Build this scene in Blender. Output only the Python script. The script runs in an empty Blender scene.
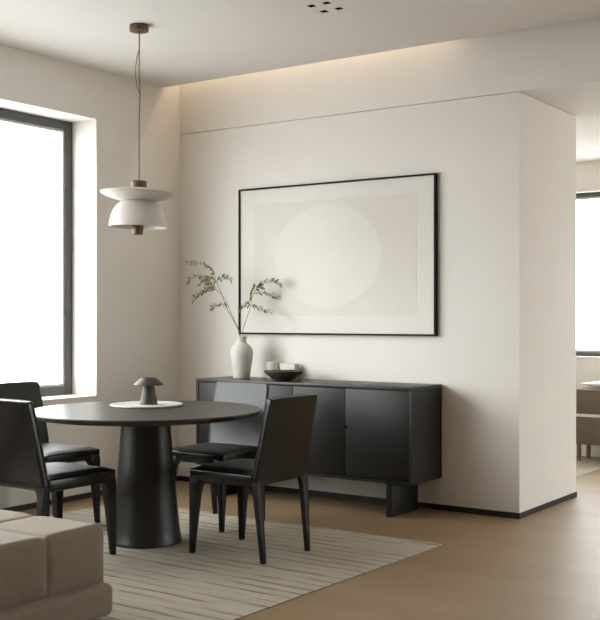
import bpy, bmesh, math, random
from mathutils import Vector, Matrix
random.seed(7)
S = bpy.context.scene
COL = S.collection
PI = math.pi

# ------------------------------------------------------------------ materials
def new_mat(name):
    m = bpy.data.materials.new(name); m.use_nodes = True
    nt = m.node_tree
    b = nt.nodes['Principled BSDF']
    return m, nt, b

def simple(name, col, rough=.5, metal=0, noise=0, nscale=8, bump=0, bscale=60, spec=None, coat=0, stretch=None):
    m, nt, b = new_mat(name)
    b.inputs['Roughness'].default_value = rough
    b.inputs['Metallic'].default_value = metal
    if spec is not None: b.inputs['Specular IOR Level'].default_value = spec
    if coat: b.inputs['Coat Weight'].default_value = coat
    tc = nt.nodes.new('ShaderNodeTexCoord')
    mp = nt.nodes.new('ShaderNodeMapping')
    nt.links.new(tc.outputs['Object'], mp.inputs['Vector'])
    if stretch: mp.inputs['Scale'].default_value = stretch
    n = nt.nodes.new('ShaderNodeTexNoise'); n.inputs['Scale'].default_value = nscale; n.inputs['Detail'].default_value = 5
    nt.links.new(mp.outputs[0], n.inputs['Vector'])
    r = nt.nodes.new('ShaderNodeValToRGB')
    lo = [max(0, c*(1-noise)) for c in col]; hi = [min(1, c*(1+noise)) for c in col]
    r.color_ramp.elements[0].color = (*lo, 1); r.color_ramp.elements[1].color = (*hi, 1)
    r.color_ramp.elements[0].position = .3; r.color_ramp.elements[1].position = .7
    nt.links.new(n.outputs['Fac'], r.inputs['Fac']); nt.links.new(r.outputs['Color'], b.inputs['Base Color'])
    if bump:
        n2 = nt.nodes.new('ShaderNodeTexNoise'); n2.inputs['Scale'].default_value = bscale; n2.inputs['Detail'].default_value = 4
        nt.links.new(mp.outputs[0], n2.inputs['Vector'])
        bp = nt.nodes.new('ShaderNodeBump'); bp.inputs['Strength'].default_value = bump; bp.inputs['Distance'].default_value = .004
        nt.links.new(n2.outputs['Fac'], bp.inputs['Height']); nt.links.new(bp.outputs[0], b.inputs['Normal'])
    return m

WALL = (.815, .785, .738)
M = {}
M['wall'] = simple('plaster', WALL, .85, noise=.02, nscale=1.5, bump=.08, bscale=35)
M['ceiling'] = simple('ceiling_paint', (.755, .722, .675), .9, noise=.01, nscale=1)
M['darkwall'] = simple('unseen_wall_dark', (.36, .29, .215), .6, noise=.15, nscale=5, stretch=(4, 4, .5))  # unseen right and rear walls, toned dark to cut bounce light
M['skirting'] = simple('dark_skirting', (.018, .016, .014), .5)
M['frame'] = simple('window_metal', (.075, .073, .066), .45, noise=.05)
M['gasket'] = simple('pale_gasket', (.62, .62, .60), .5)
M['leather'] = simple('black_leather', (.006, .0056, .005), .22, spec=.42, noise=.12, nscale=6, bump=.10, bscale=220)
M['seat_leather'] = simple('black_seat_leather', (.0085, .008, .007), .42, spec=.35, noise=.12, nscale=6, bump=.12, bscale=200)
M['leather_edge'] = simple('highlight_leather', (.04, .039, .037), .38, noise=.1)  # paler than the leather: edge highlight put into the piping colour
M['chairleg'] = simple('dark_leg', (.007, .0062, .0055), .42, spec=.3, noise=.1)
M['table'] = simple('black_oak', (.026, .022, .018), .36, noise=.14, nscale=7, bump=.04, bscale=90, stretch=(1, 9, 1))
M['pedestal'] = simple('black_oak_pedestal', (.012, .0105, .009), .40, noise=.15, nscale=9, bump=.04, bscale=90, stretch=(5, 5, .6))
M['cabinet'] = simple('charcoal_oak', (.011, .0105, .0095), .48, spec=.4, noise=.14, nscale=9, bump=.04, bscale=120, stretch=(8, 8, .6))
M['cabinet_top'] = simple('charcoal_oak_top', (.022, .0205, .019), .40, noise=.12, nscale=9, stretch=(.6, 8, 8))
M['black'] = simple('matt_black', (.004, .004, .004), .8, spec=.1)
M['ceramic'] = simple('white_ceramic', (.60, .58, .54), .6, noise=.05, nscale=12, bump=.05, bscale=50)
M['cup'] = simple('cream_ceramic', (.74, .70, .64), .5, noise=.02)
M['candle'] = simple('pale_stone', (.64, .61, .56), .6, noise=.03)
M['bowl'] = simple('dark_bowl', (.05, .040, .030), .38, noise=.2, nscale=14, bump=.06, bscale=60)
M['marble'] = simple('pale_stone_tray', (.62, .59, .54), .4, noise=.10, nscale=9)
M['bronze'] = simple('dark_bronze', (.045, .039, .030), .5, metal=.15, noise=.1)
M['brass'] = simple('aged_brass', (.125, .088, .050), .48, metal=.45, noise=.1)
M['cord'] = simple('grey_cord', (.16, .14, .115), .7)
M['opal'] = simple('opal_glass', (.66, .625, .58), .4, noise=.01)
M['opal'].node_tree.nodes['Principled BSDF'].inputs['Subsurface Weight'].default_value = .25
M['opal'].node_tree.nodes['Principled BSDF'].inputs['Subsurface Radius'].default_value = (.05, .05, .05)
M['stem'] = simple('twig', (.11, .085, .055), .7, noise=.2)
M['leaf'] = simple('leaf', (.19, .22, .075), .55, noise=.45, nscale=40)
M['picframe'] = simple('black_frame', (.010, .009, .008), .65, spec=.2)
M['mat'] = simple('mat_board', (.775, .75, .695), .9, noise=.01)
M['print'] = simple('print_ground', (.735, .70, .645), .9, noise=.02, nscale=5)
M['disc'] = simple('print_disc', (.765, .745, .685), .9, noise=.015, nscale=4)
M['sofa'] = simple('beige_fabric', (.235, .19, .14), .9, noise=.06, nscale=30, bump=.25, bscale=420)
M['sofa'].node_tree.nodes['Principled BSDF'].inputs['Sheen Weight'].default_value = .15
M['brownwood'] = simple('brown_wood', (.13, .095, .062), .5, noise=.15, nscale=8, stretch=(.6, 6, 8))
M['white'] = simple('white_cloth', (.78, .77, .76), .85, noise=.02)

def glass_mat():
    m = bpy.data.materials.new('window_glass'); m.use_nodes = True
    nt = m.node_tree; nt.nodes.clear()
    o = nt.nodes.new('ShaderNodeOutputMaterial'); mx = nt.nodes.new('ShaderNodeMixShader')
    t = nt.nodes.new('ShaderNodeBsdfTransparent'); g = nt.nodes.new('ShaderNodeBsdfGlossy'); g.inputs['Roughness'].default_value = .02
    t.inputs['Color'].default_value = (.97, .985, .98, 1)
    f = nt.nodes.new('ShaderNodeFresnel'); f.inputs['IOR'].default_value = 1.3
    ge = nt.nodes.new('ShaderNodeNewGeometry'); su = nt.nodes.new('ShaderNodeMath'); su.operation = 'SUBTRACT'; su.inputs[0].default_value = 1
    mu = nt.nodes.new('ShaderNodeMath'); mu.operation = 'MULTIPLY'
    nt.links.new(ge.outputs['Backfacing'], su.inputs[1]); nt.links.new(su.outputs[0], mu.inputs[0]); nt.links.new(f.outputs[0], mu.inputs[1])
    nt.links.new(mu.outputs[0], mx.inputs[0]); nt.links.new(t.outputs[0], mx.inputs[1]); nt.links.new(g.outputs[0], mx.inputs[2])
    nt.links.new(mx.outputs[0], o.inputs[0]); return m
M['glass'] = glass_mat()

def floor_mat():
    m, nt, b = new_mat('oak_floor')
    tc = nt.nodes.new('ShaderNodeTexCoord')
    br = nt.nodes.new('ShaderNodeTexBrick')
    br.inputs['Scale'].default_value = 1; br.inputs['Brick Width'].default_value = 2.1; br.inputs['Row Height'].default_value = .19
    br.inputs['Mortar Size'].default_value = .0015; br.inputs['Mortar Smooth'].default_value = .3; br.inputs['Bias'].default_value = 0
    br.inputs['Color1'].default_value = (.262, .180, .100, 1); br.inputs['Color2'].default_value = (.292, .203, .114, 1)
    br.inputs['Mortar'].default_value = (.20, .135, .082, 1); br.offset = .37
    nt.links.new(tc.outputs['Object'], br.inputs['Vector'])
    mp = nt.nodes.new('ShaderNodeMapping'); mp.inputs['Scale'].default_value = (1, 14, 1)
    nt.links.new(tc.outputs['Object'], mp.inputs['Vector'])
    n = nt.nodes.new('ShaderNodeTexNoise'); n.inputs['Scale'].default_value = 2.2; n.inputs['Detail'].default_value = 6
    nt.links.new(mp.outputs[0], n.inputs['Vector'])
    r = nt.nodes.new('ShaderNodeValToRGB'); r.color_ramp.elements[0].color = (.88, .88, .88, 1); r.color_ramp.elements[1].color = (1.08, 1.08, 1.08, 1)
    nt.links.new(n.outputs['Fac'], r.inputs['Fac'])
    mx = nt.nodes.new('ShaderNodeMix'); mx.data_type = 'RGBA'; mx.blend_type = 'MULTIPLY'; mx.inputs['Factor'].default_value = 1
    nt.links.new(br.outputs['Color'], mx.inputs[6]); nt.links.new(r.outputs['Color'], mx.inputs[7])
    nt.links.new(mx.outputs[2], b.inputs['Base Color'])
    b.inputs['Roughness'].default_value = .44; b.inputs['Specular IOR Level'].default_value = .36
    return m
M['floor'] = floor_mat()

def rug_mat():
    m, nt, b = new_mat('striped_rug')
    tc = nt.nodes.new('ShaderNodeTexCoord')
    sp = nt.nodes.new('ShaderNodeSeparateXYZ'); nt.links.new(tc.outputs['Object'], sp.inputs[0])
    # wobble the stripes a little
    n = nt.nodes.new('ShaderNodeTexNoise'); n.inputs['Scale'].default_value = 3; n.inputs['Detail'].default_value = 3
    nt.links.new(tc.outputs['Object'], n.inputs['Vector'])
    ma = nt.nodes.new('ShaderNodeMath'); ma.operation = 'MULTIPLY_ADD'; ma.inputs[1].default_value = .03
    nt.links.new(n.outputs['Fac'], ma.inputs[0]); nt.links.new(sp.outputs['Y'], ma.inputs[2])
    fr = nt.nodes.new('ShaderNodeMath'); fr.operation = 'MULTIPLY'; fr.inputs[1].default_value = 2*PI/.092
    nt.links.new(ma.outputs[0], fr.inputs[0])
    sn = nt.nodes.new('ShaderNodeMath'); sn.operation = 'SINE'; nt.links.new(fr.outputs[0], sn.inputs[0])
    # broad noise decides where the stripes are strong
    mp = nt.nodes.new('ShaderNodeMapping'); mp.inputs['Scale'].default_value = (1.2, 5, 1)
    nt.links.new(tc.outputs['Object'], mp.inputs['Vector'])
    n2 = nt.nodes.new('ShaderNodeTexNoise'); n2.inputs['Scale'].default_value = 1.6; n2.inputs['Detail'].default_value = 3
    nt.links.new(mp.outputs[0], n2.inputs['Vector'])
    r2 = nt.nodes.new('ShaderNodeMapRange'); r2.inputs[1].default_value = .36; r2.inputs[2].default_value = .60; r2.inputs[3].default_value = .30; r2.inputs[4].default_value = 1
    nt.links.new(n2.outputs['Fac'], r2.inputs[0])
    mm = nt.nodes.new('ShaderNodeMath'); mm.operation = 'MULTIPLY'; nt.links.new(sn.outputs[0], mm.inputs[0]); nt.links.new(r2.outputs[0], mm.inputs[1])
    mr = nt.nodes.new('ShaderNodeMapRange'); mr.inputs[1].default_value = -1; mr.inputs[2].default_value = -.35
    nt.links.new(mm.outputs[0], mr.inputs[0])
    rp = nt.nodes.new('ShaderNodeValToRGB')
    rp.color_ramp.elements[0].color = (.24, .20, .15, 1); rp.color_ramp.elements[1].color = (.42, .378, .31, 1)
    nt.links.new(mr.outputs[0], rp.inputs['Fac'])
    n3 = nt.nodes.new('ShaderNodeTexNoise'); n3.inputs['Scale'].default_value = 9; n3.inputs['Detail'].default_value = 7; n3.inputs['Roughness'].default_value = .65
    mp3 = nt.nodes.new('ShaderNodeMapping'); mp3.inputs['Scale'].default_value = (.35, 3.2, 1)
    nt.links.new(tc.outputs['Object'], mp3.inputs['Vector']); nt.links.new(mp3.outputs[0], n3.inputs['Vector'])
    r3 = nt.nodes.new('ShaderNodeValToRGB'); r3.color_ramp.elements[0].color = (.84, .83, .82, 1); r3.color_ramp.elements[1].color = (1.12, 1.12, 1.12, 1); r3.color_ramp.elements[0].position = .3; r3.color_ramp.elements[1].position = .7
    nt.links.new(n3.outputs['Fac'], r3.inputs['Fac'])
    mx = nt.nodes.new('ShaderNodeMix'); mx.data_type = 'RGBA'; mx.blend_type = 'MULTIPLY'; mx.inputs['Factor'].default_value = 1
    nt.links.new(rp.outputs['Color'], mx.inputs[6]); nt.links.new(r3.outputs['Color'], mx.inputs[7])
    nt.links.new(mx.outputs[2], b.inputs['Base Color'])
    b.inputs['Roughness'].default_value = .95
    b.inputs['Specular IOR Level'].default_value = .1
    ad = nt.nodes.new('ShaderNodeMath'); ad.operation = 'MULTIPLY_ADD'; ad.inputs[1].default_value = .3
    nt.links.new(n3.outputs['Fac'], ad.inputs[0]); nt.links.new(mr.outputs[0], ad.inputs[2])
    bp = nt.nodes.new('ShaderNodeBump'); bp.inputs['Strength'].default_value = .6; bp.inputs['Distance'].default_value = .008
    nt.links.new(ad.outputs[0], bp.inputs['Height']); nt.links.new(bp.outputs[0], b.inputs['Normal'])
    return m
M['rug'] = rug_mat()

# ------------------------------------------------------------------ mesh helpers
def tag(o, label=None, cat=None, group=None, kind=None):
    if label: o['label'] = label
    if cat: o['category'] = cat
    if group: o['group'] = group
    if kind: o['kind'] = kind
    return o

def empty(name, loc=(0, 0, 0), rz=0):
    o = bpy.data.objects.new(name, None); COL.objects.link(o)
    o.location = loc; o.rotation_euler = (0, 0, rz); o.empty_display_size = .1
    return o

def obj(name, bm, mat, parent=None, smooth=40, bevel=0, bseg=2, recalc=True):
    if recalc: bmesh.ops.recalc_face_normals(bm, faces=bm.faces[:])
    if bevel:
        ed = [e for e in bm.edges if len(e.link_faces) == 2 and e.calc_face_angle(0) > .6]
        bmesh.ops.bevel(bm, geom=ed, offset=bevel, segments=bseg, profile=.5, affect='EDGES', clamp_overlap=True)
    me = bpy.data.meshes.new(name); bm.to_mesh(me); bm.free()
    if smooth:
        me.polygons.foreach_set('use_smooth', [True]*len(me.polygons))
        me.set_sharp_from_angle(angle=math.radians(smooth))
    me.materials.append(M[mat] if isinstance(mat, str) else mat)
    o = bpy.data.objects.new(name, me); COL.objects.link(o)
    if parent: o.parent = parent
    return o

def BM(): return bmesh.new()

def box(bm, x0, x1, y0, y1, z0, z1):
    v = [bm.verts.new((x, y, z)) for x in (x0, x1) for y in (y0, y1) for z in (z0, z1)]
    for f in ((0, 1, 3, 2), (4, 6, 7, 5), (0, 4, 5, 1), (2, 3, 7, 6), (0, 2, 6, 4), (1, 5, 7, 3)):
        bm.faces.new([v[i] for i in f])
    return bm

def boxo(name, b, mat, parent=None, bevel=0, bseg=2):
    return obj(name, box(BM(), *b), mat, parent, bevel=bevel, bseg=bseg)

def loft(bm, rings, cap=True):
    R = [[bm.verts.new(p) for p in r] for r in rings]
    n = len(R[0])
    for a, b in zip(R, R[1:]):
        for i in range(n):
            bm.faces.new((a[i], a[(i+1) % n], b[(i+1) % n], b[i]))
    if cap:
        bm.faces.new(list(reversed(R[0]))); bm.faces.new(R[-1])
    return bm

def lathe(bm, prof, seg=48):
    """prof: list of (r, z); r=0 ends are closed to a point"""
    rows = []
    for r, z in prof:
        if r < 1e-5: rows.append([bm.verts.new((0, 0, z))])
        else: rows.append([bm.verts.new((r*math.cos(2*PI*i/seg), r*math.sin(2*PI*i/seg), z)) for i in range(seg)])
    for a, b in zip(rows, rows[1:]):
        for i in range(seg):
            j = (i+1) % seg
            if len(a) == 1 and len(b) == 1: continue
            if len(a) == 1: bm.faces.new((a[0], b[j], b[i]))
            elif len(b) == 1: bm.faces.new((a[i], a[j], b[0]))
            else: bm.faces.new((a[i], a[j], b[j], b[i]))
    return bm

def smooth_pts(pts, k=6):
    """Catmull-Rom through pts"""
    P = [Vector(p) for p in pts]
    if len(P) < 3: return P
    out = []
    for i in range(len(P)-1):
        p0 = P[i-1] if i else P[0]*2-P[1]; p1 = P[i]; p2 = P[i+1]
        p3 = P[i+2] if i+2 < len(P) else P[-1]*2-P[-2]
        for s in range(k):
            t = s/k
            out.append(.5*((2*p1)+(-p0+p2)*t+(2*p0-5*p1+4*p2-p3)*t*t+(-p0+3*p1-3*p2+p3)*t**3))
    out.append(P[-1]); return out

def tube(bm, pts, r, seg=8, r2=None, closed=False):
    P = [Vector(p) for p in pts]; n = len(P); rows = []
    for i, p in enumerate(P):
        d = (P[min(i+1, n-1)]-P[max(i-1, 0)]).normalized()
        a = d.cross(Vector((.31, .77, .55)));
        if a.length < .05: a = d.cross(Vector((1, 0, 0)))
        a.normalize(); b = d.cross(a)
        rr = r if r2 is None else r+(r2-r)*i/(n-1)
        rows.append([tuple(p+a*rr*math.cos(2*PI*k/seg)+b*rr*math.sin(2*PI*k/seg)) for k in range(seg)])
    return loft(bm, rows)

def copy_tree(o, parent=None):
    c = o.copy(); COL.objects.link(c)
    if parent: c.parent = parent
    for ch in list(o.children): copy_tree(ch, c)
    return c

# ------------------------------------------------------------------ camera
YAW = math.atan2(735, 1069)
EYE = 1.33
cam = bpy.data.cameras.new('camera'); co = bpy.data.objects.new('camera', cam); COL.objects.link(co)
co.location = (0, 0, EYE); co.rotation_euler = (PI/2, 0, YAW)
cam.sensor_fit = 'HORIZONTAL'; cam.sensor_width = 36; cam.lens = 36*1069/600
cam.shift_y = -(310-318)/620*(620/600); cam.clip_start = .05
S.camera = co
RT = Vector((math.cos(YAW), math.sin(YAW), 0)); FW = Vector((-math.sin(YAW), math.cos(YAW), 0))

# ------------------------------------------------------------------ the room
FZ = -.012                       # floor level
XL, YB = -5.83, 6.72            # left wall face, back wall face
XC, YC = -2.84, 7.79            # the wall end: its right face and far edge
HC, HS = 3.20, 2.848             # ceiling, dropped soffit
YF = 10.14                      # far wall
XR, YR = 3.2, -2.6
WY0, WY1, WZ0, WZ1 = -.6, 5.77, .745, 2.83   # big window opening in the left wall
st = lambda o: tag(o, kind='structure')

b = BM(); box(b, XL-.5, XR+.4, YR-.2, YF+.4, -.12, FZ); st(obj('floor', b, 'floor', smooth=0))
# left wall with the window opening
b = BM()
box(b, XL-.36, XL, YR-.2, WY0, FZ, 3.5); box(b, XL-.36, XL, WY1, YB+.0, FZ, 3.5)
box(b, XL-.36, XL, WY0, WY1, FZ, WZ0); box(b, XL-.36, XL, WY0, WY1, WZ1, 3.5)
st(obj('wall_left', b, 'wall', smooth=0))
# back wall: solid block ending in the pillar-like wall end
b = BM(); box(b, XL-.36, XC, YB, YC, FZ, HS-.007); box(b, XL-.36, XC-.02, YB+.02, YC, HS-.007, HS)
st(obj('wall_back', b, 'wall', smooth=0))
b = BM(); box(b, XL-.36, XR, YB, YF+.3, HS, 3.5); st(obj('ceiling_soffit', b, 'wall', smooth=0))
# main ceiling, stopping short of the wall to leave the light cove; opening for the downlight
FX0, FX1, FY0, FY1 = -3.63, -3.412, 5.255, 5.525
b = BM(); YE = 6.52
box(b, XL, FX0, YR, YE, HC, HC+.07); box(b, FX1, XR, YR, YE, HC, HC+.07)
box(b, FX0, FX1, YR, FY0, HC, HC+.07); box(b, FX0, FX1, FY1, YE, HC, HC+.07)
box(b, XL, XR, YR, YB, 3.5, 3.56)
st(obj('ceiling', b, 'ceiling', smooth=0))
# walls out of view
RWY0, RWY1, RWZ0, RWZ1 = 6.95, 9.95, .25, 2.75   # unseen window added in the far room's right wall to light the wall end
b = BM(); box(b, XR, XR+.3, YR-.2, YB, FZ, 3.5); st(obj('wall_right', b, 'darkwall', smooth=0))
b = BM(); box(b, XL, XR, YR-.2, YR, FZ, 3.5); st(obj('wall_rear', b, 'darkwall', smooth=0))
b = BM(); box(b, XR, XR+.3, YB, RWY0, FZ, HS); box(b, XR, XR+.3, RWY1, YF+.3, FZ, HS)
box(b, XR, XR+.3, RWY0, RWY1, FZ, RWZ0); box(b, XR, XR+.3, RWY0, RWY1, RWZ1, HS); st(obj('wall_far_right', b, 'wall', smooth=0))
# far room
FWX0, FWX1, FWZ0, FWZ1 = -4.4, -1.9, .955, 2.56
b = BM(); X0 = XL-.36
box(b, X0, FWX0, YF, YF+.3, FZ, HS); box(b, FWX1, XR, YF, YF+.3, FZ, HS)
box(b, FWX0, FWX1, YF, YF+.3, FZ, FWZ0); box(b, FWX0, FWX1, YF, YF+.3, FWZ1, HS)
st(obj('wall_far', b, 'wall', smooth=0))
b = BM(); box(b, X0, XL, YC, YF, FZ, HS); st(obj('wall_far_left', b, 'wall', smooth=0))
# skirtings
b = BM(); box(b, XL, XL+.008, YR, YB, FZ, .026); st(obj('baseboard_left', b, 'skirting', smooth=0))
b = BM(); box(b, XL+.008, XC+.006, YB-.008, YB, FZ, .026); st(obj('baseboard_back', b, 'skirting', smooth=0))
b = BM(); box(b, XC, XC+.006, YB, YC+.006, FZ, .026); st(obj('baseboard_right', b, 'skirting', smooth=0))

# windows
def window(name, o, axis, f=.068):
    """o = (a0,a1,z0,z1) opening, fixed plane p0..p1"""
    a0, a1, z0, z1, p0, p1, mull = o
    r = empty(name, (0, 0, 0)); st(r)
    def bx(bm, u0, u1, w0, w1, q0=p0, q1=p1):
        if axis == 'x': box(bm, q0, q1, u0, u1, w0, w1)
        else: box(bm, u0, u1, q0, q1, w0, w1)
    b = BM(); bx(b, a0, a0+f, z0, z1); bx(b, a1-f, a1, z0, z1); bx(b, a0+f, a1-f, z0, z0+f); bx(b, a0+f, a1-f, z1-f, z1)
    for m in mull: bx(b, m-f/2, m+f/2, z0+f, z1-f)
    obj('window_frame', b, 'frame', r, bevel=.003, bseg=1)
    g = .018; c = (p0+p1)/2
    es = [a0+f]+[v for m in mull for v in (m-f/2, m+f/2)]+[a1-f]
    for e0, e1 in zip(es[::2], es[1::2]):
        b = BM()
        bx(b, e0, e0+g, z0+f, z1-f, c-.01, c+.02); bx(b, e1-g, e1, z0+f, z1-f, c-.01, c+.02)
        bx(b, e0+g, e1-g, z0+f, z0+f+g, c-.01, c+.02); bx(b, e0+g, e1-g, z1-f-g, z1-f, c-.01, c+.02)
        obj('gasket', b, 'gasket', r)
        b = BM(); bx(b, e0+g*.5, e1-g*.5, z0+f+g*.5, z1-f-g*.5, c-.003, c+.003)
        obj('window_pane', b, 'glass', r, smooth=0)
    return r
window('window_1', (WY0, WY1, WZ0, WZ1, XL-.325, XL-.255, (1.53, 3.65)), 'x')
window('unseen_window_3', (RWY0, RWY1, RWZ0, RWZ1, XR+.15, XR+.22, ()), 'x')
window('window_2', (FWX0, FWX1, FWZ0, FWZ1, YF+.10, YF+.17, ()), 'y', .042)

# ------------------------------------------------------------------ downlight
r = empty('recessed_downlight', ((FX0+FX1)/2, (FY0+FY1)/2, HC))
tag(r, 'flush recessed ceiling downlight with four small black square openings', 'downlight')
hx, hy, s = (FX1-FX0)/2-.001, (FY1-FY0)/2-.001, .024
cx, cy = .053, .069
b = BM()
xs = [-hx, -cx-s, -cx+s, cx-s, cx+s, hx]; ys = [-hy, -cy-s, -cy+s, cy-s, cy+s, hy]
for i in range(5):
    for j in range(5):
        if i in (1, 3) and j in (1, 3): continue
        box(b, xs[i], xs[i+1], ys[j], ys[j+1], 0, .002)
bmesh.ops.remove_doubles(b, verts=b.verts[:], dist=1e-5)
obj('trim_plate', b, 'ceiling', r, smooth=0)
for sx in (-1, 1):
    for sy in (-1, 1):
        b = BM(); w = s+.001
        X0_, X1_, Y0_, Y1_ = sx*cx-w, sx*cx+w, sy*cy-w, sy*cy+w
        box(b, X0_-.004, X0_, Y0_, Y1_, .0022, .055); box(b, X1_, X1_+.004, Y0_, Y1_, .0022, .055)
        box(b, X0_, X1_, Y0_-.004, Y0_, .0022, .055); box(b, X0_, X1_, Y1_, Y1_+.004, .0022, .055)
        box(b, X0_-.004, X1_+.004, Y0_-.004, Y1_+.004, .055, .059)
        obj('lamp_well', b, 'black', r, smooth=0)

# ------------------------------------------------------------------ rugs
def rug(name, x1, y1, lx, ly, rz, label):
    """far right corner at (x1, y1)"""
    b = BM(); box(b, -lx, 0, -ly, 0, .0005, .0055)
    o = obj(name, b, 'rug', bevel=.002, bseg=1); o.location = (x1, y1, FZ); o.rotation_euler = (0, 0, rz); tag(o, label, 'rug'); return o
RUGZ = FZ+.006
rug('area_rug', -2.885, 5.68, 2.6, 3.4, math.radians(-1.2), 'large pale grey-beige rug with low ribbed stripes under the dining table')
rug('area_rug', -3.18, 10.05, 2.2, 2.0, 0, 'striped pale rug in the far room beyond the wall end')

# ------------------------------------------------------------------ dining table
TX, TY, TZ = -4.385, 4.75, .784
t = empty('dining_table', (TX, TY, RUGZ))
tag(t, 'round black oak dining table on a thick tapered pedestal', 'table')
H = TZ-RUGZ; R = .688
b = BM()
lathe(b, [(0, H-.036), (.60, H-.036), (.655, H-.033), (R-.010, H-.025), (R-.002, H-.018), (R, H-.012), (R-.001, H-.004), (R-.005, H), (0, H)], 128)
for v_ in b.verts:                      # very slightly deeper than wide
    d_ = v_.co.dot(FW); v_.co += FW*d_*.05
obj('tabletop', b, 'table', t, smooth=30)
b = BM()
prof = [(0, 0), (.210, 0), (.214, .004), (.214, .016), (.211, .022)]
for i in range(1, 13):
    u = i/12; prof.append((.208+(.143-.208)*u-.004*math.sin(PI*u), .022+(H-.036-.022)*u))
prof.append((0, H-.0362))
lathe(b, prof, 96)
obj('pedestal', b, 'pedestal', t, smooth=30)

# tray and lamp on the table
def on(px_right, depth): return RT*px_right+FW*depth
tr = lathe(BM(), [(0, 0), (.215, 0), (.224, .004), (.226, .010), (.222, .013), (.214, .012), (.205, .009), (0, .009)], 96)
tray = obj('serving_tray', tr, 'marble'); tray.location = (-4.55, 4.935, TZ+.0005)
tag(tray, 'thin round pale stone tray lying on the black dining table', 'tray')
lp = empty('table_lamp', (-4.542, 4.945, TZ+.010)); tag(lp, 'small dark bronze mushroom lamp standing on the round stone tray', 'lamp')
lathe_p = [(0, 0), (.055, 0), (.056, .003), (.054, .01), (.044, .06), (.034, .115), (.033, .122), (0, .122)]
obj('lamp_base', lathe(BM(), lathe_p, 48), 'bronze', lp)
cap = [(0, .1225), (.034, .1225), (.080, .120), (.092, .119), (.093, .122), (.084, .133), (.068, .147), (.052, .160), (.045, .1655), (.040, .166), (.036, .163), (0, .162)]
obj('lamp_shade', lathe(BM(), cap, 64), 'bronze', lp, smooth=35)

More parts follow.
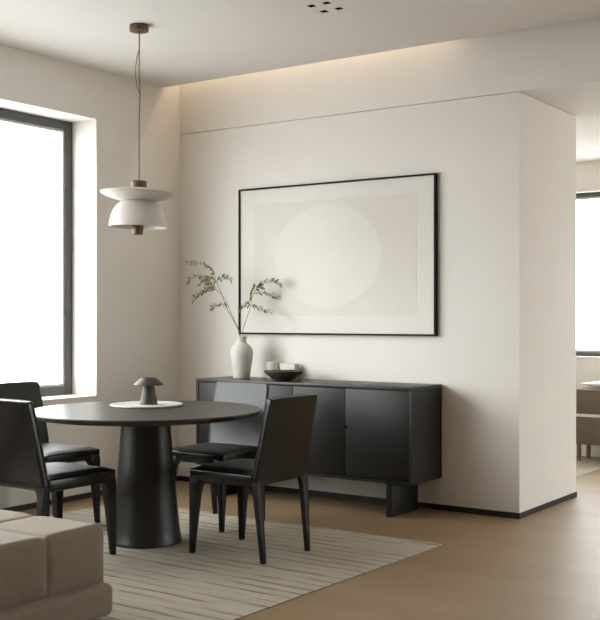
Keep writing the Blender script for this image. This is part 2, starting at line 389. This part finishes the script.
# ------------------------------------------------------------------ dining chairs (local: faces +Y, origin at base centre)
W2 = .232                       # half width
def chair():
    root = empty('dining_chair')
    yb = -.222                  # middle of the back at seat level
    def lean(z): return yb-.185*max(0, z-.45)-.03*max(0, z-.45)**2
    NW, th = 16, .034
    def halfw(z): return .238-.020*min(1, max(0, (z-.45)/.44))
    # --- backrest: gently curved panel, leaning back, tapering upward
    b = BM()
    zs = [.418, .44, .47, .52, .58, .64, .70, .76, .82, .86, .882, .892]
    def panel(off, curve):
        g = []
        for zi, z in enumerate(zs):
            row = []
            for i in range(NW+1):
                u = -1+2*i/NW
                e = 1-(.012 if zi == len(zs)-1 else 0)
                row.append(b.verts.new((u*halfw(z)*e, lean(z)+off-curve*(1-u*u)*min(1, (z-.40)/.1), z-.003*u*u*(zi > 8))))
            g.append(row)
        return g
    F = panel(th/2, .007); K = panel(-th/2, .007)
    nz = len(zs)
    for g, fl in ((F, 0), (K, 1)):
        for j in range(nz-1):
            for i in range(NW):
                q = (g[j][i], g[j][i+1], g[j+1][i+1], g[j+1][i]); b.faces.new(q if not fl else q[::-1])
    for j in range(nz-1):
        for i in (0, NW): b.faces.new((F[j][i], F[j+1][i], K[j+1][i], K[j][i]))
    for i in range(NW):
        for j in (0, nz-1): b.faces.new((F[j][i], F[j][i+1], K[j][i+1], K[j][i]))
    bmesh.ops.recalc_face_normals(b, faces=b.faces[:])
    back = obj('backrest', b, 'leather', root, smooth=50, bevel=.006, bseg=3)
    zl = (.50, .56, .62, .68, .74, .80, .85, .876)
    pts = [(-halfw(z)-.0005, lean(z)+th/2-.003, z) for z in zl]
    for i in range(1, 12): u = -1+2*i/12; pts.append((u*halfw(.892)*.985, lean(.892)+th/2-.003-.007*(1-u*u), .8925-.003*u*u))
    pts += [(halfw(z)+.0005, lean(z)+th/2-.003, z) for z in reversed(zl)]
    obj('piping_highlight', tube(BM(), pts, .0028, 6), 'leather_edge', back)
    # --- seat shell and cushion
    b = BM()
    def ring(z, yf, ybk, wf, wb): return [(-wb, ybk, z), (wb, ybk, z), (wf, yf, z), (-wf, yf, z)]
    loft(b, [ring(.402, .246, -.205, .239, .235), ring(.470, .250, -.205, .241, .236)])
    obj('seat', b, 'leather', root, bevel=.010, bseg=3)
    b = BM(); nx, ny = 16, 16; top = []
    for j in range(ny+1):
        row = []
        for i in range(nx+1):
            u, v = -1+2*i/nx, -1+2*j/ny
            w = .229+.006*(v+1)/2
            e = (1-abs(u)**7)*(1-abs(v)**7)
            y = -.200+(v+1)/2*.446
            if v > .8: y -= .010*((abs(u))**4)*(v-.8)/.2
            row.append(b.verts.new((u*w, y, .4705+.019*e**.55-.006*max(0, v-.45)*e)))
        top.append(row)
    for j in range(ny):
        for i in range(nx): b.faces.new((top[j][i], top[j][i+1], top[j+1][i+1], top[j+1][i]))
    bd = [top[0][i] for i in range(nx+1)]+[top[j][nx] for j in range(1, ny+1)]+[top[ny][i] for i in range(nx-1, -1, -1)]+[top[j][0] for j in range(ny-1, 0, -1)]
    low = [b.verts.new((v.co.x*.985, v.co.y*.99, .4702)) for v in bd]
    n = len(bd)
    for i in range(n): b.faces.new((bd[i], low[i], low[(i+1) % n], bd[(i+1) % n]))
    b.faces.new(low)
    obj('seat_cushion', b, 'seat_leather', root, smooth=60)
    # --- legs: run up into the shell, inner faces flare out under it
    def leg(sx, front):
        b = BM(); rings = []
        if front: prof = [(-.012, .028), (.10, .036), (.22, .045), (.33, .054), (.37, .060), (.388, .069), (.402, .086), (.44, .090)]
        else: prof = [(-.012, .027), (.10, .034), (.22, .041), (.33, .048), (.375, .053), (.398, .062), (.412, .074), (.424, .092), (.45, .095)]
        for z, w in prof:
            k = 1-min(z, .40)/.40
            if front:
                xo = .240-.004*k; yo = .2515+.004*k
                x0, x1, y0, y1 = xo-w, xo, yo-w, yo
                if z > .43: x0 += .0; x1 -= .004; y1 -= .004
            else:
                xo = halfw(.45)+.0008-.020*k
                yc = lean(z)-.036*k
                d = th+.002-.008*k; x0, x1, y0, y1 = xo-w, xo, yc-d/2, yc+d/2
                if z > .44: x1 -= .004; y0 += .004; y1 -= .004
            q = [(x0, y0, z), (x1, y0, z), (x1, y1, z), (x0, y1, z)]
            if sx < 0: q = [(-x, y, zz) for x, y, zz in q][::-1]
            rings.append(q)
        loft(b, rings); obj('leg', b, 'chairleg', root, smooth=45, bevel=.005, bseg=2)
    for fr in (True, False):
        for sx in (-1, 1): leg(sx, fr)
    return root

grp = 'leather dining chairs around the round table'
ch = chair()
spots = [  # x, y, rotation, label
    (-3.705, 4.882, PI/2-.03, (1, 1), 'black leather dining chair right of the table, its backrest turned toward the bare floor'),
    (-4.405, 5.445, PI+.02, (.97, .93), 'black leather dining chair between the round table and the sideboard, below the vase'),
    (-4.515, 4.115, 0, (1, 1.09), 'black leather dining chair cut by the left edge, right behind the beige sofa'),
    (-5.300, 4.785, -PI/2, (1, 1.04), 'black leather dining chair on the window side, backrest against the bright window'),
]
for i, (x, y, rz, sc, lab) in enumerate(spots):
    c = ch if i == 0 else copy_tree(ch)
    c.location = (x, y, RUGZ+.012); c.rotation_euler = (0, 0, rz); c.scale = (*sc, 1); tag(c, lab, 'chair', grp)

# ------------------------------------------------------------------ sideboard
SX0, SX1, SY0, SY1, SZ0, SZ1 = -5.27, -3.41, 6.265, 6.705, .215, .868
sb = empty('sideboard', ((SX0+SX1)/2, (SY0+SY1)/2, 0))
tag(sb, 'long low charcoal wood sideboard on two slab legs under the picture', 'sideboard')
ox, oy = (SX0+SX1)/2, (SY0+SY1)/2
def sbx(name, bb, mat, bevel=.0025, parent=sb):
    x0, x1, y0, y1, z0, z1 = bb
    return boxo(name, (x0-ox, x1-ox, y0-oy, y1-oy, z0, z1), mat, parent, bevel=bevel)
b = BM()
for bb in ((SX0, SX0+.020, SY0, SY1, SZ0, SZ1-.0225), (SX1-.020, SX1, SY0, SY1, SZ0, SZ1-.0225), (SX0+.020, SX1-.020, SY0, SY1, SZ0, SZ0+.022), (SX0+.02, SX1-.02, SY0+.03, SY1, SZ0+.022, SZ1-.0225)):
    x0, x1, y0, y1, z0, z1 = bb; box(b, x0-ox, x1-ox, y0-oy, y1-oy, z0, z1)
obj('cabinet_body', b, 'cabinet', sb, smooth=0)
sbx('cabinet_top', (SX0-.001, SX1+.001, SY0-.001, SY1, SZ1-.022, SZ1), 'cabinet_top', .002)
seams = [-5.248, -4.82, -4.375, -3.932, -3.432]
doors = []
for a, c_ in zip(seams, seams[1:]):
    d = sbx('door', (a+.002, c_-.002, SY0+.004, SY0+.024, SZ0+.025, SZ1-.026), 'cabinet', .0015); doors.append(d)
b = lathe(BM(), [(0, 0), (.005, 0), (.006, .004), (.011, .010), (.011, .014), (.008, .017), (0, .017)], 24)
k = obj('knob', b, 'black', doors[3]); k.rotation_euler = (PI/2, 0, 0); k.location = (-3.920-ox, SY0+.004-oy, .577)
k2 = k.copy(); COL.objects.link(k2); k2.parent = doors[1]; k2.location.x = -4.808-ox
for x in (-3.585, -5.095):
    sbx('leg', (x-.022, x+.022, SY0+.006, SY1-.065, FZ+.0003, SZ0-.0005), 'cabinet', .002)

# vase
VX, VY = -5.005, 6.49
vp = [(0, 0), (.060, 0), (.064, .004), (.066, .03), (.073, .08), (.083, .13), (.0885, .17), (.0895, .195), (.085, .222), (.072, .246), (.052, .262), (.041, .272), (.0385, .285), (.040, .305), (.0435, .318), (.042, .322), (.037, .318), (.033, .30), (.033, .28), (.06, .24), (.075, .19), (.055, .02), (0, .015)]
v = obj('vase', lathe(BM(), vp, 64), 'ceramic', smooth=60); v.location = (VX, VY, SZ1+.0005)
tag(v, 'white ceramic shoulder vase holding leafy branches on the sideboard', 'vase')

# branches: coordinates in metres, (sideways, up) from the vase mouth, with depth of their own
K = .00766
def branch(name, label, stems, sprays, seed, dens):
    rnd = random.Random(seed)
    root = empty(name, (VX, VY, SZ1+.03)); tag(root, label, 'branch')
    off = Vector((0, 0, .29))
    def P(px, py, dp=0): return off+RT*((px-241)*K)+Vector((0, 0, (337-py)*K))+FW*dp
    b = BM()
    for st_, r0, r1 in stems: tube(b, smooth_pts([P(*q) for q in st_], 5), r0, 6, r1)
    fol = BM()
    for sp in sprays:
        pts = smooth_pts([P(*q) for q in sp], 8)
        tube(b, pts, .0016, 5, .0008)
        L = 0
        nxt = 0
        for i in range(1, len(pts)):
            seg = pts[i]-pts[i-1]; L += seg.length
            if i < len(pts)*.12: continue
            d = seg.normalized()
            for s_ in (-1, 1):
                for _ in range(dens):
                    if rnd.random() < .30: continue
                    base = pts[i-1]+seg*rnd.random()
                    side = (Vector((0, 0, -1))*(.35+rnd.random()*.9)*(1 if s_ > 0 else -.75)+FW*rnd.uniform(-.8, .8)+d*rnd.uniform(.3, 1.1)).normalized()
                    ln = rnd.uniform(.020, .040); wd = ln*rnd.uniform(.36, .48)
                    nrm = side.cross(Vector((rnd.uniform(-.7, .7), rnd.uniform(-.7, .7), 1))).normalized()
                    up = nrm.cross(side).normalized()
                    th = up*.0006
                    ring = [base, base+side*ln*.3+nrm*wd*.42, base+side*ln*.62+nrm*wd*.45, base+side*ln, base+side*ln*.62-nrm*wd*.45, base+side*ln*.3-nrm*wd*.42]
                    mid = [base+side*ln*.3-up*.0012, base+side*ln*.62-up*.0012]
                    loft(fol, [[tuple(p+th*.5) for p in ring], [tuple(p-th*.5) for p in ring]])
    obj('stem', b, 'stem', root); obj('foliage', fol, 'leaf', root, smooth=0, recalc=False)
branch('leafy_branch', 'taller branch leaning left from the vase with dense green leaf sprays',
    [([(240, 372, 0), (239.5, 337, -.02), (232, 319, 0), (226, 309, .01), (222, 297, .0), (216, 282, -.01)], .0028, .0018),
     ([(242, 372, .0), (240, 337, .01), (234, 322, .03), (229, 311, .04), (224, 299, .05), (212, 287, .05)], .0024, .0014)],
    [[(216, 282, -.01), (213, 273, -.03), (208, 268, -.05), (198, 264, -.07), (186, 263.5, -.08)],
     [(212, 287, .05), (205, 280, .04), (197, 276, .04), (190, 279, .03), (186, 284, .03)],
     [(216, 288, .0), (210, 285, -.03), (203, 283, -.05), (198, 286, -.06)],
     [(217, 283, 0), (211, 279, .03), (205, 278, .06), (200, 281, .08)],
     [(216, 290, .02), (210, 290, .05), (205, 290, .06), (201, 293, .07)],
     [(212, 287, .05), (205, 289, 0), (198, 295, -.03), (192.5, 302, -.05)],
     [(216, 282, -.01), (220, 278, 0), (225, 277, .02), (230.5, 280, .03)],
     [(228, 308, .01), (224, 305, -.01), (219, 304.5, -.03), (212, 308, -.05)]], 3, 1)
branch('leafy_branch', 'shorter branch leaning right from the vase in front of the picture frame',
    [([(242, 372, 0), (241.5, 337, 0), (246, 319, 0), (250, 307, -.01), (251.5, 298, -.015), (255.5, 290, -.02)], .0025, .0014)],
    [[(255.5, 290, -.02), (260, 285, -.03), (267, 281.5, -.05), (275, 282, -.06), (281, 286.5, -.07)],
     [(253, 294, -.01), (260, 293.5, .01), (267, 294.5, .02), (275.5, 298, .03)],
     [(250, 306, -.01), (256, 307.5, -.03), (263, 310, -.05), (271.5, 314, -.06)],
     [(250, 307, -.01), (247, 304.5, .01), (243, 306, .03), (239, 310, .04)],
     [(251.5, 299, 0), (250, 296, .02), (252, 290, .03), (254, 284, .03)],
     [(254, 292, -.02), (258, 288, -.04), (262, 287, -.06)]], 5, 1)

# bowl with a cup and a block
BX, BY = -4.568, 6.43
bp = [(0, 0), (.060, 0), (.064, .004), (.080, .012), (.115, .034), (.143, .058), (.150, .070), (.148, .073), (.143, .070), (.112, .045), (.07, .022), (0, .017)]
o = obj('bowl', lathe(BM(), bp, 72), 'bowl', smooth=60); o.location = (BX, BY, SZ1+.0005)
tag(o, 'wide shallow dark brown bowl on the sideboard right of the vase', 'bowl')
cpf = [(0, 0), (.040, 0), (.0445, .005), (.046, .03), (.046, .122), (.0435, .127), (.041, .124), (.0405, .02), (0, .014)]
o = obj('cup', lathe(BM(), cpf, 48), 'cup', smooth=50); o.location = (-4.822, 6.635, SZ1+.0005)
tag(o, 'small cream cylinder cup standing behind the dark bowl', 'cup')
o = obj('ceramic_block', box(BM(), -.070, .070, -.028, .028, 0, .116), 'candle', bevel=.006, bseg=3); o.location = (-4.680, 6.66, SZ1+.0005)
tag(o, 'pale oblong block behind the dark bowl, right of the cream cup', 'ornament')

# ------------------------------------------------------------------ picture
PX0, PX1, PZ0, PZ1 = -5.187, -3.449, 1.203, 2.344
pc = empty('framed_picture', ((PX0+PX1)/2, YB, (PZ0+PZ1)/2))
tag(pc, 'large framed abstract print of a pale disc in a thin black frame', 'picture')
w, h, f = (PX1-PX0)/2, (PZ1-PZ0)/2, .013
b = BM(); d0, d1 = -.036, -.001
box(b, -w, -w+f, d0, d1, -h, h); box(b, w-f, w, d0, d1, -h, h); box(b, -w+f, w-f, d0, d1, -h, -h+f); box(b, -w+f, w-f, d0, d1, h-f, h)
obj('frame', b, 'picframe', pc, smooth=0)
boxo('mat_board', (-w+f, w-f, -.024, -.004, -h+f, h-f), 'mat', pc)
cX, cZ = (PX0+PX1)/2, (PZ0+PZ1)/2
pr = boxo('print', (-5.04-cX, -3.606-cX, -.0252, -.0241, 1.345-cZ, 2.217-cZ), 'print', pc)
b = BM(); ring = []
n = 96
def disc(yy):
    out = []
    for i in range(n):
        a = 2*PI*i/n; out.append((-4.365-cX+.475*math.cos(a), yy, 1.795-cZ+.385*math.sin(a)))
    return out
loft(b, [disc(-.0260), disc(-.0253)]); obj('disc', b, 'disc', pr)

# ------------------------------------------------------------------ pendant
pd = Vector((-4.715, 5.044, 0))
p = empty('pendant_lamp', (pd.x, pd.y, 0)); tag(p, 'white opal glass double shade pendant lamp hanging on a thin cord above the table', 'pendant lamp')
obj('ceiling_canopy', lathe(BM(), [(0, HC-.0005), (.060, HC-.0005), (.061, HC-.004), (.061, HC-.036), (.058, HC-.040), (.012, HC-.041), (.010, HC-.050), (0, HC-.050)], 48), 'brass', p)
ztop = 2.205
def sway(z): return RT*(.0)+Vector((0, 0, z))
pts = smooth_pts([RT*.001+Vector((0, 0, HC-.048)), RT*.001+Vector((0, 0, 3.02)), RT*.000+Vector((0, 0, 2.9)), RT*.004+Vector((0, 0, 2.80)), RT*.004+Vector((0, 0, 2.70)), Vector((0, 0, 2.55)), Vector((0, 0, ztop-.002))], 6)
cd = obj('cord', tube(BM(), pts, .0042, 8), 'cord', p)
pts = smooth_pts([RT*.002+Vector((0, 0, 3.045)), RT*-.010+Vector((0, 0, 3.01)), RT*-.021+Vector((0, 0, 2.94)), RT*-.022+Vector((0, 0, 2.87)), RT*-.012+Vector((0, 0, 2.81)), RT*.003+Vector((0, 0, 2.76))], 6)
obj('slack_loop', tube(BM(), pts, .0030, 8), 'cord', cd)
sh = empty('lamp_head', (0, 0, 2.0)); sh.parent = p
TILT = math.radians(1.6)
def tilted(name, prof, mat, smooth=50):
    bm = lathe(BM(), [(r_, z_-2.0) for r_, z_ in prof], 96)
    bmesh.ops.rotate(bm, verts=bm.verts[:], cent=(0, 0, ztop-2.0), matrix=Matrix.Rotation(TILT, 3, FW))
    bmesh.ops.translate(bm, verts=bm.verts[:], vec=(0, 0, 2.0))
    return obj(name, bm, mat, p, smooth=smooth)
bpy.data.objects.remove(sh)
tilted('top_cap', [(0, ztop), (.046, ztop), (.049, ztop-.003), (.049, ztop-.042), (.046, ztop-.046), (0, ztop-.046)], 'brass')
# upper dish: thin saucer, falling to the waist; lower bell open below
tilted('upper_shade', [(0, 2.160), (.05, 2.160), (.12, 2.153), (.19, 2.143), (.232, 2.135), (.244, 2.130), (.245, 2.126), (.240, 2.121), (.215, 2.106), (.18, 2.094), (.14, 2.083), (.115, 2.078), (.10, 2.076), (0, 2.076)], 'opal')
tilted('lower_shade', [(0, 2.0755), (.100, 2.0755), (.112, 2.070), (.137, 2.049), (.158, 2.018), (.172, 1.980), (.180, 1.942), (.183, 1.914), (.182, 1.910), (.178, 1.910), (.174, 1.930), (.166, 1.975), (.150, 2.016), (.128, 2.046), (.10, 2.064), (0, 2.066)], 'opal')
tilted('finial', [(0, 2.0655), (.012, 2.0655), (.012, 1.925), (.034, 1.924), (.037, 1.920), (.033, 1.868), (.030, 1.862), (0, 1.862)], 'brass')

# ------------------------------------------------------------------ sofa
GX1, GY1 = -3.41, 3.41
CXs, CYs = .42, .325
nX, nY = 3, 6
so = empty('sofa', (GX1-nX*CXs/2, GY1-nY*CYs/2, RUGZ)); tag(so, 'low beige tufted fabric sofa, its corner at the bottom left of the view', 'sofa')
ox, oy = so.location.x, so.location.y
Wd, Dp = nX*CXs, nY*CYs
zb, zt = .166, .425
b = BM(); sub = 36
NX, NY = nX*sub, nY*sub
def seamdist(i, n, cell):     # metres to the nearest inner seam
    k = round(i/sub)
    return 9 if k <= 0 or k >= n else abs(i/sub-k)*cell
topv = []
for j in range(NY+1):
    row = []
    for i in range(NX+1):
        x = -Wd/2+Wd*i/NX; y = -Dp/2+Dp*j/NY
        sd = min(seamdist(i, nX, CXs), seamdist(j, nY, CYs)); e = math.exp(-(sd/.011)**2)*.75+math.exp(-(sd/.05)**2)*.35
        ex = min(i, NX-i)/sub*CXs; ey = min(j, NY-j)/sub*CYs
        d = min(ex, ey); rr = .028
        drop = 0
        if d < rr: drop = rr-math.sqrt(max(0, rr*rr-(rr-d)**2))
        row.append(b.verts.new((x, y, zt-.015*e-drop*.75)))
    topv.append(row)
for j in range(NY):
    for i in range(NX): b.faces.new((topv[j][i], topv[j][i+1], topv[j+1][i+1], topv[j+1][i]))
bd = [(topv[0][i], i) for i in range(NX+1)]+[(topv[j][NX], j) for j in range(1, NY+1)]+[(topv[NY][i], i) for i in range(NX-1, -1, -1)]+[(topv[j][0], j) for j in range(NY-1, 0, -1)]
rows = [[v_[0] for v_ in bd]]
n = len(bd)
for lev, (zf, outp) in enumerate(((.88, .014), (.72, .020), (.5, .024), (.28, .021), (.1, .012), (0, .0))):
    row = []
    for v_, idx in bd:
        s_ = (idx % sub)/sub
        bulge = 1-math.exp(-(min(s_, 1-s_)/.035)**2)*.8-math.exp(-(min(s_, 1-s_)/.15)**2)*.2
        nx_ = 1 if abs(v_.co.x-Wd/2) < 1e-4 else (-1 if abs(v_.co.x+Wd/2) < 1e-4 else 0)
        ny_ = 1 if abs(v_.co.y-Dp/2) < 1e-4 else (-1 if abs(v_.co.y+Dp/2) < 1e-4 else 0)
        if nx_ and ny_: o_ = .006; nx_ *= .7; ny_ *= .7
        else: o_ = outp*bulge*.75
        row.append(b.verts.new((v_.co.x+nx_*o_, v_.co.y+ny_*o_, zb+(v_.co.z-zb)*zf)))
    rows.append(row)
for a, c_ in zip(rows, rows[1:]):
    for i in range(n): b.faces.new((a[i], c_[i], c_[(i+1) % n], a[(i+1) % n]))
b.faces.new(rows[-1])
bmesh.ops.recalc_face_normals(b, faces=b.faces[:])
obj('seat_cushion', b, 'sofa', so, smooth=60)
boxo('base', (-Wd/2-.02, Wd/2+.055, -Dp/2-.02, Dp/2+.03, .02, zb), 'sofa', so, bevel=.035, bseg=5)
for sx in (-1, 1):
    for sy in (-1, 1):
        boxo('foot', (sx*(Wd/2-.09)-.03, sx*(Wd/2-.09)+.03, sy*(Dp/2-.09)-.03, sy*(Dp/2-.09)+.03, 0, .022), 'black', so)

# ------------------------------------------------------------------ far room console
cn = empty('console_cabinet', (-2.705, 9.86, RUGZ)); tag(cn, 'low brown wood console with pale middle shelf under the far window', 'console')
L = .83
boxo('upper_panel', (-L, L, -.16, .17, .442, .67), 'brownwood', cn, bevel=.003)
boxo('shelf', (-L+.002, L-.002, -.19, .17, .418, .4415), 'white', cn, bevel=.003)
boxo('lower_panel', (-L, L, -.18, .17, .16, .4175), 'brownwood', cn, bevel=.003)
for sx in (-1, 1):
    for sy in (-1, 1):
        boxo('leg', (sx*(L-.016)-.016, sx*(L-.016)+.016, sy*.13-.016, sy*.13+.016, 0 if sx < 0 else -.0055, .1595), 'brownwood', cn)
b = BM(); rings = []
for k_ in range(9):
    u = -1+2*k_/8; s_ = max(.15, (1-abs(u)**2.6)**.5)
    rings.append([(u*.62, .12*s_*math.cos(a), .042+.042*s_*math.sin(a)) for a in [2*PI*q/16 for q in range(16)]])
loft(b, rings); o = obj('cushion', b, 'white', smooth=60); o.location = (-2.93, 9.87, RUGZ+.6702)
tag(o, 'white cushion lying on the brown console under the far window', 'cushion')

# ------------------------------------------------------------------ light
w = bpy.data.worlds.new('daylight'); S.world = w; w.use_nodes = True
nt = w.node_tree; bg = nt.nodes['Background']
tc = nt.nodes.new('ShaderNodeTexCoord'); sp = nt.nodes.new('ShaderNodeSeparateXYZ'); nt.links.new(tc.outputs['Generated'], sp.inputs[0])
mr = nt.nodes.new('ShaderNodeMapRange'); mr.inputs[1].default_value = -.25; mr.inputs[2].default_value = .35
nt.links.new(sp.outputs['Z'], mr.inputs[0])
rp = nt.nodes.new('ShaderNodeValToRGB'); rp.color_ramp.elements[0].color = (.41, .415, .43, 1); rp.color_ramp.elements[1].color = (.985, .99, 1, 1)
nt.links.new(mr.outputs[0], rp.inputs['Fac']); nt.links.new(rp.outputs['Color'], bg.inputs['Color'])
bg.inputs['Strength'].default_value = 3.9

def area(name, loc, rot, sx, sy, energy, color=(1, 1, 1), portal=False):
    l = bpy.data.lights.new(name, 'AREA'); l.shape = 'RECTANGLE'; l.size = sx; l.size_y = sy; l.energy = energy; l.color = color
    if portal: l.cycles.is_portal = True
    o = bpy.data.objects.new(name, l); COL.objects.link(o); o.location = loc; o.rotation_euler = rot; return o
area('portal_left', (XL-.34, (WY0+WY1)/2, (WZ0+WZ1)/2), (0, -PI/2, 0), WZ1-WZ0, WY1-WY0, 1, portal=True)
area('portal_far_right', (XR+.26, (RWY0+RWY1)/2, (RWZ0+RWZ1)/2), (0, PI/2, 0), RWZ1-RWZ0, RWY1-RWY0, 1, portal=True)
area('portal_far', ((FWX0+FWX1)/2, YF+.2, (FWZ0+FWZ1)/2), (-PI/2, 0, 0), FWX1-FWX0, FWZ1-FWZ0, 1, portal=True)
sl = bpy.data.lights.new('soft_sun', 'SUN'); sl.energy = .27; sl.angle = math.radians(22); sl.color = (.97, .985, 1)
so_ = bpy.data.objects.new('soft_sun', sl); COL.objects.link(so_); so_.location = (-9, 0, 5)
so_.rotation_euler = Vector((.50, 1, -.11)).to_track_quat('-Z', 'Y').to_euler()
area('cove_strip', (-4.55, 6.65, 3.42), (0, 0, 0), 2.5, .06, 1.5, (1, .80, .58))

S.view_settings.view_transform = 'Standard'; S.view_settings.look = 'None'
S.view_settings.exposure = 1.40; S.view_settings.gamma = 1; S.view_settings.use_curve_mapping = False
S.cycles.use_denoising = True
S.cycles.max_bounces = 14; S.cycles.diffuse_bounces = 10; S.cycles.transparent_max_bounces = 12
S.cycles.sample_clamp_indirect = 8
